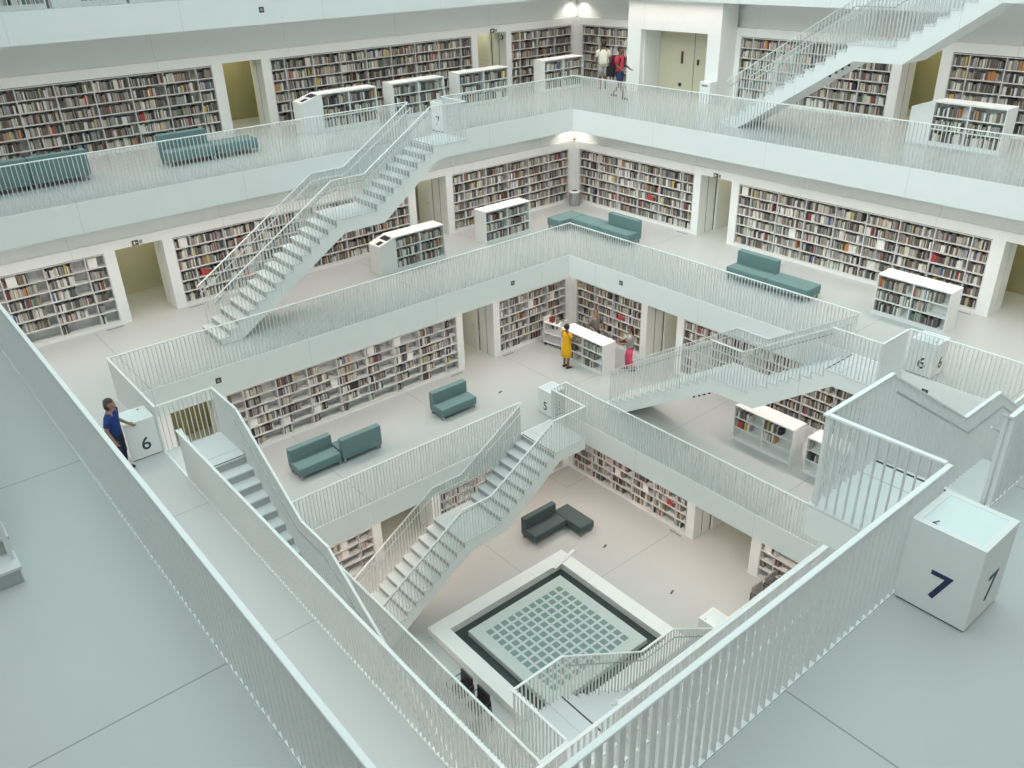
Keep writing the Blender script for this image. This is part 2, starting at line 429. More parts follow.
for k in (5, 6, 7):
    w = VOID[k]
    for side in TH:
        if side in STAIRS[k]:
            railing(k, side, -w+.06, X_IN, 'long white railing on the %s edge of level %s, beside its staircase' % (where[side], WORD[k]))
            railing(k, side, X_OUT, w+.0, 'short white railing behind the number %d kiosk, %s edge' % (k, where[side]))
        else:
            railing(k, side, -w+.06, w, 'unbroken white railing on the %s edge of level %s' % (where[side], WORD[k]))
railing(8, 'far_left', -12.1, 2.0, 'white railing cut off by the top left picture edge')

# ------------------------------------------------------------------ staircases
TR, RI = .2935, H/22
def staircase(level, side, label, width=1.27):
    w = VOID[level]; th = TH[side]; loc = rot((0, w, zf(level)), th)
    t = thing('staircase', label, 'staircase', loc, th, 'white staircases between galleries')
    x0, x1 = X_IN, -.43
    th_ = .03
    # body: saw-tooth top, smooth soffit
    top = [(X_OUT, -th_), (x0, -th_)]
    xx = x0
    for i in range(7):
        top += [(xx, -(i+1)*RI-th_), (xx-TR, -(i+1)*RI-th_)]; xx -= TR
    top += [(xx, -8*RI-th_), (x1, -8*RI-th_)]
    xx = x1
    for j in range(13):
        top += [(xx, -(9+j)*RI-th_), (xx-TR, -(9+j)*RI-th_)]; xx -= TR
    top += [(xx, -H+.002)]
    bot = [(-3.66, -H+.002), (-.21, -1.90), (1.12, -1.88), (3.2, -.385), (X_OUT, -.385)]
    mb = MB()
    # stitched as narrow strips so that no face is concave
    def zt(x, side_):
        # top height just left/right of x
        xs = x + (1e-4 if side_ > 0 else -1e-4)
        if xs >= x0: return -th_
        if xs >= x0-7*TR: return -(int((x0-xs)/TR)+1)*RI-th_
        if xs >= x1: return -8*RI-th_
        if xs >= x1-13*TR: return -(9+int((x1-xs)/TR))*RI-th_
        return -H
    bl = sorted(bot)
    def zb(x):
        if x <= bl[0][0]: return -H+.002
        for (a, za), (b, zb_) in zip(bl, bl[1:]):
            if a <= x <= b: return za + (zb_-za)*(x-a)/(b-a)
        return bl[-1][1]
    cuts = sorted({round(p[0], 5) for p in top} | {round(p[0], 5) for p in bot})
    ya, yb_ = -width, -.047
    for a, b in zip(cuts, cuts[1:]):
        if b-a < 1e-3: continue
        mb.prism([(a, zb(a)), (b, zb(b)), (b, zt(b, -1)), (a, zt(a, 1))], ya, yb_)
    bm_me = mb.mesh('flight', M_['slab'])
    bm = bmesh.new(); bm.from_mesh(bm_me); bmesh.ops.remove_doubles(bm, verts=bm.verts, dist=1e-4)
    seen = {}
    for f in list(bm.faces):       # drop the doubled inner faces between strips
        key = tuple(sorted(v.index for v in f.verts)); seen.setdefault(key, []).append(f)
    for fs in seen.values():
        if len(fs) > 1: bmesh.ops.delete(bm, geom=fs, context='FACES_ONLY')
    bmesh.ops.recalc_face_normals(bm, faces=bm.faces); bm.to_mesh(bm_me); bm.free()
    link('flight', bm_me, t); block(mb, TM(loc, th))
    # plates
    MB().box((x0-.025, ya-.012, -th_), (X_OUT, yb_, 0)).obj('top_landing', M_['tread'], t)
    for i in range(7):
        a = x0-TR*i; z = -(i+1)*RI; MB().box((a-TR-.022, ya-.012, z-th_), (a, yb_, z)).obj('tread', M_['tread'], t)
    MB().box((x1-.022, ya-.012, -8*RI-th_), (x0-7*TR, yb_, -8*RI)).obj('middle_landing', M_['tread'], t)
    for j in range(13):
        a = x1-TR*j; z = -(9+j)*RI; MB().box((a-TR-.022, ya-.012, z-th_), (a, yb_, z)).obj('tread', M_['tread'], t)
    MB().box((x0+.0, ya+.02, 0), (x0+.035, yb_-.05, .003)).obj('edge_strip', M_['gap'], t)  # narrow dark strip along the edge of the top landing
    MB().box((x0+.34, ya+.02, 0), (x0+.348, yb_-.05, .002)).obj('joint_strip', M_['steel'], t)
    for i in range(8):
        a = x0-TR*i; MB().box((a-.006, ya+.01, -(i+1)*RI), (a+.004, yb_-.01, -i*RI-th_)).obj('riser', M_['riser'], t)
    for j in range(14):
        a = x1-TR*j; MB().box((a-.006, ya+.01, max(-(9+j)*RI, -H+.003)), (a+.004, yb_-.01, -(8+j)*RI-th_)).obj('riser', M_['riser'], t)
    # handrails
    prof = [(x0, RH), (.614, RH-8*RI), (-.43, RH-8*RI), (-4.18, RH-8*RI-3.75*RI/TR)]
    def zr(x):
        if x >= prof[0][0]: return RH
        for (b, zb_), (a, za) in zip(prof, prof[1:]):
            if a <= x <= b: return za + (zb_-za)*(x-a)/(b-a)
        return prof[-1][1]
    pts = []
    def strip(path, y, name='handrail'):
        m = MB()
        for (a, za), (b, zb_) in zip(path, path[1:]):
            lo = (a, za) if a < b else (b, zb_); hi = (b, zb_) if a < b else (a, za)
            m.prism([(lo[0]-.01, lo[1]-.022), (hi[0]+.01, hi[1]-.022), (hi[0]+.01, hi[1]), (lo[0]-.01, lo[1])], y-.024, y+.024)
        m.obj(name, M_['rail'], t)
    yo, yi = -width+.03, -.09
    strip([(X_OUT, RH)] + prof, yo); strip(prof, yi)
    MB().box((X_OUT-.054, yo+.024, RH-.022), (X_OUT-.002, -.058, RH)).obj('handrail', M_['rail'], t)
    # grip rails inside both sides
    for y, dx in ((yo+.085, 0), (yi-.085, 0)):
        g = [(p[0], y, p[1]-.2) for p in prof]
        MB().tube(g[:1] + g[1:], .014, 8).obj('grip_rail', M_['bar'] if y > -.6 else M_['steel'], t)
    def zstep(x):
        return min(zt(x, 1), zt(x, -1)) + th_ if x < x0 else 0
    n = int((X_OUT+4.15)/.1)
    for i in range(n):
        x = X_OUT-.05-i*.1
        if x < -4.16: break
        zs = max(-H, zstep(x)); pts.append((x, yo, zs, zr(x)-.022-zs, False))
        if x < X_IN: pts.append((x, yi, zs, zr(x)-.022-zs, False))
    m = int(width/.1)
    for i in range(m):
        pts.append((X_OUT-.028, yo+.05+i*.1, 0, RH-.022, True))
    bars(t, pts, TM(loc, th))
    # row of four small dark lamps under the soffit, just below the middle landing
    for i in range(4):
        x = -.35-.17*i; zz = zb(x)
        MB().tube([(x, -width+.06, zz+.02), (x, -width+.06, zz-.05)], .035, 8).obj('soffit_lamp', M_['black'], t)
    return t
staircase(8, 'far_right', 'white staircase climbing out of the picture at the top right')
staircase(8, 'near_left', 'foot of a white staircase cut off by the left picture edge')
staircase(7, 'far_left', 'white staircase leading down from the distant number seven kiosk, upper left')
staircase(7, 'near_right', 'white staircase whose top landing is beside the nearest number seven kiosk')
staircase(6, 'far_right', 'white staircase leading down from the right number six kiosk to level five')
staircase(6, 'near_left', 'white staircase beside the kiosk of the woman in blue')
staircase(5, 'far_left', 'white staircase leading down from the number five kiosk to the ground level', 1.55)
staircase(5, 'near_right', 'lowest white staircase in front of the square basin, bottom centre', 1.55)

# ------------------------------------------------------------------ numbered kiosks
def digit_mesh(ch, size, mat):
    cu = bpy.data.curves.new('digit', 'FONT'); cu.body = ch; cu.size = size/.72; cu.extrude = .002; cu.align_x = 'CENTER'; cu.offset = size*.012
    ob = bpy.data.objects.new('digit', cu); COL.objects.link(ob)
    dg = bpy.context.evaluated_depsgraph_get(); dg.update()
    me = bpy.data.meshes.new_from_object(ob.evaluated_get(dg)); me.name = 'number'
    bpy.data.objects.remove(ob); bpy.data.curves.remove(cu)
    me.materials.clear(); me.materials.append(mat); return me
def kiosk(ch, loc, rz, label, mat, size=(.62, .62, .87)):
    t = thing('number_kiosk', label, 'kiosk', loc, rz, 'numbered kiosks')
    sx, sy, h = size; a, b = sx/2, sy/2
    MB().box((-a+.012, -b+.012, 0), (a-.012, b-.012, .016)).obj('shadow_gap', M_['gap'], t)
    body = MB().box((-a, -b, .016), (a, b, h-.012)); body.obj('body', M_['white'], t, bevel=.005, seg=1); block(body, TM(loc, rz))
    m = MB()
    for q in ((-a, -b, a, -b+.06), (-a, b-.06, a, b), (-a, -b+.06, -a+.06, b-.06), (a-.06, -b+.06, a, b-.06)):
        m.box((q[0], q[1], h-.012), (q[2], q[3], h))
    tf = m.obj('top_frame', M_['white'], t)
    MB().box((-a+.06, -b+.06, h-.012), (a-.06, b-.06, h-.004)).obj('glass_top', M_['screen'], tf)
    me = digit_mesh(ch, .29, mat); me2 = digit_mesh(ch, .29, M_['ink'])
    for ang in (0, pi/2, pi, -pi/2):
        d = (b if ang in (0, pi) else a) + .001
        o = link('number', me if ang in (pi/2, -pi/2) else me2, t); o.rotation_euler = (pi/2, 0, ang)
        o.location = rot((.03, -d, .19), ang)
    sm = digit_mesh(ch, .07, mat); o = link('number', sm, t, (a-.13, -b+.16, h-.002), -pi/2)
    return t
def kiosk_at(level, side, label, mat):
    w = VOID[level]; th = TH[side]
    kiosk(str(level), rot((X_OUT+.335, w+.018+.31, zf(level)), th), th, label, mat)
kiosk_at(7, 'near_right', 'large white kiosk numbered seven in the right foreground', M_['navy'])
kiosk_at(7, 'far_left', 'distant white kiosk numbered seven at the top of the upper left staircase', M_['ink'])
kiosk_at(6, 'near_left', 'white kiosk numbered six beside the woman in blue', M_['ink'])
kiosk_at(6, 'far_right', 'white kiosk numbered six behind railings on the right', M_['ink'])
kiosk_at(5, 'far_left', 'white kiosk numbered five in the middle of the hall', M_['ink'])
kiosk('4', (3.95, -2.1, zf(4)), pi, 'white kiosk at the foot of the lowest staircase, partly hidden by railing', M_['ink'])

# ------------------------------------------------------------------ low shelf units
def low_shelf(loc, rz, w, label, desc, console=0.0, fill=.9, both=True, screens=True, d=.62, h=1.15, empty_bottom=False):
    """double-sided unit of two bays and three shelves; front faces -y"""
    t = thing('low_bookcase', label, 'bookcase', loc, rz, 'low free-standing bookcases')
    a, b = -w/2, w/2; f, k = -d/2, d/2
    MB().box((a, f, h-.035), (b, k, h)).obj('top', M_['white'], t)
    MB().box((a+.03, f+.01, 0), (b-.03, k-.01, .085)).obj('plinth', M_['white'], t)
    for s in (a, b-.03): MB().box((s, f, 0), (s+.03, k, h-.035)).obj('side_panel', M_['white'], t)
    MB().box((a+.03, -.012, .085), (b-.03, .012, h-.035)).obj('back_panel', M_['white'], t)
    z0, z1 = .11, h-.035; dz = (z1-z0)/3
    for r in range(3):
        for s in ((f+.005, -.012), (.012, k-.005)):
            MB().box((a+.03, s[0], z0+dz*r-.025), (b-.03, s[1], z0+dz*r)).obj('shelf', M_['white'], t)
    for s in ((f+.012, -.012), (.012, k-.012)):
        MB().box((-.014, s[0], z0), (.014, s[1], z1)).obj('divider', M_['white'], t)
    bl = MB().box((a, f+.2, 0), (b, k-.2, h)).box((a, f, h-.03), (b, k, h)); block(bl, TM(loc, rz))
    if console:
        c = a - console
        ce = MB().prism([(c, 0), (a, 0), (a, h), (c, h-.2)], f, k).obj('console_end', M_['white'], t)
        if screens:
            sl = .2/console
            for s0, s1 in ((.12, .42), (.56, .88)):
                m = MB(); 
                y0, y1 = f+d*(.18 if s0 < .3 else .12), f+d*(.5 if s0 < .3 else .8)
                xa, xb = c+console*s0, c+console*s1
                z_a, z_b = h-.2+sl*(xa-c), h-.2+sl*(xb-c)
                m.add([(xa,y0,z_a+.004),(xb,y0,z_b+.004),(xb,y1,z_b+.004),(xa,y1,z_a+.004),(xa,y0,z_a-.004),(xb,y0,z_b-.004),(xb,y1,z_b-.004),(xa,y1,z_a-.004)],
                      [(0,1,2,3),(7,6,5,4),(0,4,5,1),(1,5,6,2),(2,6,7,3),(3,7,4,0)])
                m.obj('screen', M_['black'], ce)
    for bi, (p, q) in enumerate(((a+.035, -.018), (.018, b-.035))):
        for r in range(3):
            ff = fill if not callable(fill) else fill(bi, 3-r)
            fill_cell(p, q, f+.035, z0+dz*r, dz-.03, rz, loc, ff, desc, 3-r, bi+1)
    return t
fr = TH['far_right']
def ls(level, side, x0, x1, y0, *a, **kw):
    th = TH[side]; xm = (x0+x1)/2
    return low_shelf(rot((xm, y0+.31, zf(level)), th), th, x1-x0, *a, **kw)
ls(7, 'far_left', 1.78, 3.8, 12.75, 'low white bookcase with a sloping screen console, top gallery', 'level seven low console bookcase', console=.68)
ls(7, 'far_left', 4.42, 6.52, 12.75, 'low white bookcase behind the distant number seven kiosk', 'low bookcase behind kiosk seven')
ls(7, 'far_left', 7.25, 9.5, 12.88, 'low white bookcase in front of the level seven exit doorway', 'low bookcase before exit doorway')
ls(7, 'far_left', 11.35, 13.4, 12.98, 'low white bookcase in the far corner left of the two standing people', 'low bookcase in top corner')
ls(7, 'far_right', 1.42, 3.3, 12.4, 'low white bookcase with blank sloping end at the upper right', 'upper right low bookcase', console=.6, screens=False, fill=.85)
ls(6, 'far_left', 2.25, 4.15, 9.95, 'low white bookcase with a sloping screen console beside the upper left staircase', 'level six low console bookcase', console=.6)
ls(6, 'far_left', 5.95, 7.95, 10.02, 'low white bookcase left of the teal corner bench', 'low bookcase by teal bench')
ls(6, 'far_right', 1.97, 3.95, 9.92, 'low white bookcase behind the right number six kiosk', 'low bookcase behind kiosk six', fill=.85)
ls(5, 'far_right', -7.9, -5.83, 7.5, 'low white bookcase the woman in yellow stands at', 'low bookcase by yellow dress', fill=.75)
ls(5, 'far_right', -.36, 1.62, 7.45, 'low white bookcase with empty bottom shelf under the right staircase', 'low bookcase under right stairs', fill=lambda b, r: {1: .6, 2: .5, 3: 0}[r])
ls(5, 'far_right', 2.05, 4.0, 7.45, 'low white bookcase partly hidden by the nearest stair landing', 'low bookcase behind stair landing', fill=lambda b, r: {1: .3, 2: .4, 3: 0}[r])
ls(8, 'far_left', -7.4, -5.4, 12.6, 'pale low bookcase at the very top left corner behind the railing', 'level eight low bookcase', fill=.9)
ls(8, 'far_left', -4.6, -3.5, 12.6, 'second pale low bookcase behind the top left railing, with blank end', 'second level eight low bookcase', console=.68, screens=False, fill=.9)
ls(8, 'far_left', -2.65, -.9, 12.6, 'third pale low bookcase behind the top left railing, farthest right', 'third level eight low bookcase', console=.75, screens=False, fill=.9)

# ------------------------------------------------------------------ sofas and benches
def sofa(loc, rz, w, label, mat, back=True, d=.72, group='teal sofas and benches', cat='sofa', name='sofa'):
    """back on +y, seat open to -y"""
    t = thing(name, label, cat, loc, rz, group)
    a, f = w/2, d/2
    MB().box((-a+.01, -f+.01, .13), (a-.01, f-.01, .22)).obj('base', mat, t, bevel=.012)
    s1 = f-.2 if back else f
    MB().box((-a, -f, .21), (a, s1, .40)).obj('seat', mat, t, bevel=.03, seg=3, smooth=True)
    if back: MB().box((-a, f-.21, .21), (a, f, .79)).obj('backrest', mat, t, bevel=.03, seg=3, smooth=True)
    for sx in (-1, 1):
        for sy in (-1, 1):
            x, y = sx*(a-.06), sy*(f-.06)
            MB().box((x-.025, y-.025, 0), (x+.025, y+.025, .135)).obj('leg', M_['steel'], t)
    bl = MB().box((-a, -f, .15), (a, f, .4)); block(bl, TM(loc, rz))
    return t
z5, z6, z4 = zf(5), zf(6), zf(4)
sofa((-2.65, 7.42, z5), 0, 1.34, 'left teal sofa of the level five pair, seat turned to the void', M_['teal'])
sofa((-1.28, 7.40, z5), pi, 1.32, 'right teal sofa of the level five pair, its back turned to the void', M_['teal'])
sofa((2.31, 7.42, z5), 0, 1.36, 'single teal sofa right of the pair on level five', M_['teal'])
sofa((3.70, 4.66, z4), 0, 1.38, 'dark petrol sofa with backrest on the ground level', M_['petrol'], group='dark corner seat')
sofa((4.72, 4.30, z4), pi/2, 1.30, 'dark petrol bench without backrest joined to the dark sofa', M_['petrol'], back=False, d=.62, group='dark corner seat', cat='bench', name='bench')
sofa((9.60, 7.22, z6), -pi/2, 1.40, 'teal sofa with backrest right of the teal corner bench', M_['teal'])
sofa((9.60, 8.60, z6), -pi/2, 1.34, 'straight teal bench between the teal sofa and the corner bench', M_['teal'], back=False, cat='bench', name='bench')
sofa((9.35, 9.64, z6), 0, 1.24, 'teal corner bench just behind the railing corner', M_['teal'], back=False, cat='bench', name='bench', d=.68)
sofa((9.56, 1.70, z6), -pi/2, 1.40, 'teal sofa with backrest below the doorway on the right', M_['teal'])
sofa((9.56, .30, z6), -pi/2, 1.38, 'teal bench joined to the right side sofa', M_['teal'], back=False, cat='bench', name='bench')
sofa((-6.25, 12.2, z7), pi, 1.40, 'teal sofa at the upper left picture edge, its back to the railing', M_['teal'])
sofa((-7.66, 12.2, z7), pi, 1.40, 'teal sofa cut off by the upper left picture edge', M_['teal'])
sofa((-2.93, 11.98, z7), 0, 1.36, 'teal sofa with backrest in front of the leftmost top bookcase', M_['teal'])
sofa((-1.6, 11.98, z7), 0, 1.26, 'teal bench in front of the first top gallery doorway', M_['teal'], back=False, cat='bench', name='bench')

# ------------------------------------------------------------------ square basin with the glass block plate
t = thing('basin', 'square sunken basin with white rim and glass tile plate on the ground level', 'basin', (.74, .82, z4))
m = MB(); ro, ri, rz_ = 2.6, 2.14, .25
for th in TH.values():
    q = [(-ro, ro), (ro, ro), (ri, ri), (-ri, ri)]
    vs = [rot((x, y, 0), th) for x, y in q] + [rot((x, y, rz_), th) for x, y in q]
    m.add(vs, [(0,1,2,3),(4,7,6,5),(0,4,5,1),(2,6,7,3)])
m.obj('rim', M_['slab'], t)
MB().box((-ri, -ri, .001), (ri, ri, .02)).obj('basin_floor', M_['basin'], t)
MB().box((-1.78, -1.78, .02), (1.78, 1.78, .20)).obj('plate', M_['plate'], t, bevel=.01, seg=1)
m = MB(); N = 11; p = 2.92/N
for i in range(N):
    for j in range(N):
        x, y = -1.46+p*(i+.5), -1.46+p*(j+.5); s = p*.345
        m.box((x-s, y-s, .198), (x+s, y+s, .206))
m.obj('glass_tiles', M_['glasstile'], t)
o = MB().box((-.55, -.06, 0), (.55, .06, .05)).obj('cover_bar', M_['white'], bevel=.005, seg=1)
o.location = (3.05, 2.98, z4+.252); o.rotation_euler = (0, 0, radians(12)); tag(o, 'thin white bar lying across the far corner of the basin rim', 'bar')

# ------------------------------------------------------------------ small furniture
def bin_(loc):
    t = thing('waste_bin', 'round grey bin standing in the far corner of level six', 'bin', loc)
    MB().tube([(0, 0, 0), (0, 0, .05), (0, 0, .50), (0, 0, .52)], [.2, .22, .22, .205], 24).obj('body', M_['bin'], t, smooth=False)
    ld = MB().tube([(0, 0, .52), (0, 0, .56)], [.215, .19], 24).obj('lid', M_['slab'], t)
    MB().tube([(0, 0, .555), (0, 0, .566)], .11, 18).obj('opening', M_['black'], ld)
bin_((11.48, 11.42, z6))
def cart(loc, rz):
    t = thing('book_cart', 'white book cart on castors behind the woman in yellow', 'cart', loc, rz)
    for s in (-1, 1):
        MB().box((s*.4-.012, -.2, .12), (s*.4+.012, .2, 1.1)).obj('side_panel', M_['white'], t)
        for q in (-1, 1): MB().tube([(s*.36, q*.16-.015, .05), (s*.36, q*.16+.015, .05)], .05, 14).obj('castor', M_['black'], t)
        for q in (-1, 1): MB().box((s*.36-.012, q*.16-.025, .05), (s*.36+.012, q*.16+.025, .125)).obj('castor_fork', M_['steel'], t)
    for zz in (.13, .5, .9): MB().box((-.4, -.2, zz), (.4, .2, zz+.02)).obj('tray', M_['white'], t)
    return t
cart((8.0, 8.75, z5), radians(-80))
for i, (x, w, h, c) in enumerate(((-.2, .05, .2, 8), (-.1, .06, .22, 7), (.1, .04, .2, 3))):
    p = Vector((8.0, 8.75, z5+.92)) + rot((x, 0, 0), radians(-80))
    o = MB().box((-w/2, -.08, 0), (w/2, .08, h)).obj('book', BM[c]); o.location = p; o.rotation_euler = (0, 0, radians(-80))
    tag(o, ['red book nearest the front of the book cart', 'dark red book in the middle of the book cart', 'taupe book at the back of the book cart'][i], 'book', 'books on the cart')

def office_chair(loc, rz, label, mat):
    t = thing('armchair', label, 'chair', loc, rz, 'chairs at the desks')
    MB().box((-.24, -.24, .42), (.24, .24, .48)).obj('seat', mat, t, bevel=.015)
    MB().box((-.24, -.27, .46), (.24, -.22, .88)).obj('backrest', mat, t, bevel=.015)
    for sd in (-1, 1):
        MB().tube([(sd*.27, -.25, .0), (sd*.27, -.25, .68), (sd*.27, .2, .68), (sd*.27, .24, .0)], .016, 8).obj('arm_frame', M_['black'], t)
    MB().box((-.27, -.24, .40), (.27, -.20, .425)).obj('cross_bar', M_['black'], t); MB().box((-.27, .19, .40), (.27, .23, .425)).obj('cross_bar', M_['black'], t)
def desk(loc, rz, label, mat):
    t = thing('desk', label, 'desk', loc, rz)
    MB().box((-.85, -.35, .70), (.85, .35, .735)).obj('tabletop', mat, t)
    for sd in (-1, 1): MB().box((sd*.83-.02, -.33, 0), (sd*.83+.02, .33, .70)).obj('side_panel', M_['greypanel'], t)
    MB().box((-.81, .27, .25), (.81, .29, .70)).obj('modesty_panel', M_['greypanel'], t)
desk((-3.28, .5, z4), pi/2, 'long grey desk left of the basin, seen through the railings', M_['greytop'])
office_chair((-2.62, .85, z4), pi/2, 'first black armchair at the grey desk left of the basin', M_['black'])
office_chair((-2.62, .15, z4), pi/2, 'second black armchair at the grey desk, nearer the lowest railing', M_['black'])
desk((6.2, -3.0, z4), pi, 'white desk in front of the nearly empty ground level bookcase', M_['white'])
office_chair((6.62, -2.28, z4), pi, 'grey armchair with black frame right against the ground level bookcase', M_['greypanel'])
office_chair((5.98, -2.28, z4), pi, 'grey armchair with black frame on the open side of the white desk', M_['greypanel'])

# little black boxes on the slab edges, their use unknown
def fascia_box(level, side, x, dz, label):
    th = TH[side]; w = VOID[level]
    t = thing('wall_speaker', label, 'speaker', rot((x, w, zf(level)+dz), th), th, 'small black boxes on the slab edges')
    hs = MB().box((-.075, -.05, -.075), (.075, .0, .075)).obj('housing', M_['black'], t, bevel=.01)
    MB().tube([(0, -.055, 0), (0, -.049, 0)], .045, 12).obj('grille', M_['greypanel'], hs)
fascia_box(8, 'far_left', -.06, -.37, 'small black square box on the topmost slab edge, upper left')
fascia_box(6, 'far_left', -4.93, -.33, 'small black square box on the slab edge above the long level five bookcase')
fascia_box(6, 'far_left', 4.82, -.33, 'small black square box on the slab edge left of the middle corner')
fascia_box(6, 'far_right', -4.91, -.33, 'small black square box on the slab edge above the pink trousers')
fascia_box(6, 'far_right', 4.87, -.33, 'small black square box on the slab edge below the right number six kiosk')

def door_sign(level, side, x, label, w=.28, z=2.2, text=True):
    th = TH[side]; W = WALL[level]
    t = thing('door_sign', label, 'sign', rot((x, W-.002, zf(level)+z), th), th, 'small signs above doorways')
    pn = MB().box((-w/2, -.02, -.07), (w/2*.2, .001, .07)).obj('panel', M_['gap'], t)
    m = MB().box((-w*.36, -.022, -.04), (-w*.2, -.02, .04)); m.box((-w*.15, -.022, -.01), (0, -.02, .01)); m.obj('pictogram', M_['card'], pn)
    MB().box((w*.2, -.012, -.05), (w*.5, .001, .05)).obj('letter_plate', M_['greypanel'], t)
door_sign(7, 'far_left', 10.3, 'small dark exit sign above the second top gallery doorway', .32)
door_sign(6, 'far_left', -4.85, 'small dark sign above the lit level six doorway on the left')
door_sign(6, 'far_right', -5.0, 'small dark sign above the level six doorway right of the corner')
def jamb_lamp(level, side, x, y, label):
    t = thing('emergency_lamp', label, 'lamp', rot((x, y, zf(level)+1.9), TH[side]), TH[side], 'small round lamps at doorways')
    MB().tube([(0, 0, 0), (-.05, 0, 0)], .08, 14).obj('housing', M_['black'], t)
    MB().tube([(-.05, 0, 0), (-.06, 0, 0)], .045, 14).obj('lens', M_['card'], t)
jamb_lamp(7, 'far_left', 10.9, WALL[7]+.22, 'small round black and white lamp inside the second top gallery doorway')
# shallow floor grilles at the foot of the piers
def grille(level, side, x, label):
    th = TH[side]; W = WALL[level]
    m = MB()
    m.box((-.24, -.025, 0), (.24, .025, .004))
    for i in range(12): m.box((-.22+i*.04, -.02, .004), (-.2+i*.04, .02, .006), 1)
    o = m.obj('floor_grille', [M_['gap'], M_['steel']]); o.location = rot((x, W-.14, zf(level)), th); o.rotation_euler = (0, 0, th)
    tag(o, label, 'grille', 'narrow floor grilles at the piers')
grille(6, 'far_left', -6.0, 'narrow dark floor grille left of the lit level six doorway')
grille(6, 'far_left', -3.65, 'narrow dark floor grille right of the lit level six doorway')
grille(5, 'far_left', 3.9, 'narrow dark floor grille at the right end of the long level five bookcase')
grille(5, 'far_left', 6.25, 'narrow dark floor grille under the level five bookcase left of the yellow dress')
grille(6, 'far_right', -6.2, 'narrow dark floor grille left of the level six doorway near the corner')
grille(6, 'far_right', 3.6, 'narrow dark floor grille at the right end of the long level six bookcase')
grille(4, 'far_right', -1.75, 'narrow dark floor grille at the pier left of the ground level doorway')
for p, l in (((4.71, 2.82, z4), 'small dark floor socket right of the dark bench'), ((4.66, -.04, z4), 'small dark floor socket between basin and ground level doorway'),
             ((4.2, 7.35, z5), 'small dark floor socket left of the number five kiosk')):
    o = MB().box((-.09, -.03, 0), (.09, .03, .005)).box((-.07, -.02, .005), (.07, .02, .008)).obj('floor_socket', M_['gap']); o.location = p; o.rotation_euler = (0, 0, .3)
    tag(o, l, 'socket', 'floor sockets')

# ------------------------------------------------------------------ people
SKIN = {'dark': new_mat('brown_skin', (.17, .095, .06), .55), 'fair': new_mat('light_skin', (.47, .30, .22), .55), 'tan': new_mat('tan_skin', (.30, .18, .12), .55)}
def cloth(n, c): return new_mat(n, c, .85, noise=.08, nscale=12, spec=.2)
EYEW = new_mat('eye_white', (.7, .7, .68), .3); 
def skin_mesh(name, verts, edges, radii, mat, root):
    me = bpy.data.meshes.new(name); me.from_pydata(verts, edges, []); ob = bpy.data.objects.new(name, me); COL.objects.link(ob)
    md = ob.modifiers.new('s', 'SKIN'); md.use_smooth_shade = True
    for i, r in enumerate(radii):
        sv = me.skin_vertices[0].data[i]; sv.radius = r if isinstance(r, tuple) else (r, r); sv.use_root = (i == root)
    sd = ob.modifiers.new('u', 'SUBSURF'); sd.levels = 1; sd.render_levels = 1
    dg = bpy.context.evaluated_depsgraph_get(); dg.update()
    out = bpy.data.meshes.new_from_object(ob.evaluated_get(dg)); bpy.data.objects.remove(ob); bpy.data.meshes.remove(me)
    out.materials.clear(); out.materials.append(mat); out.name = name; return out
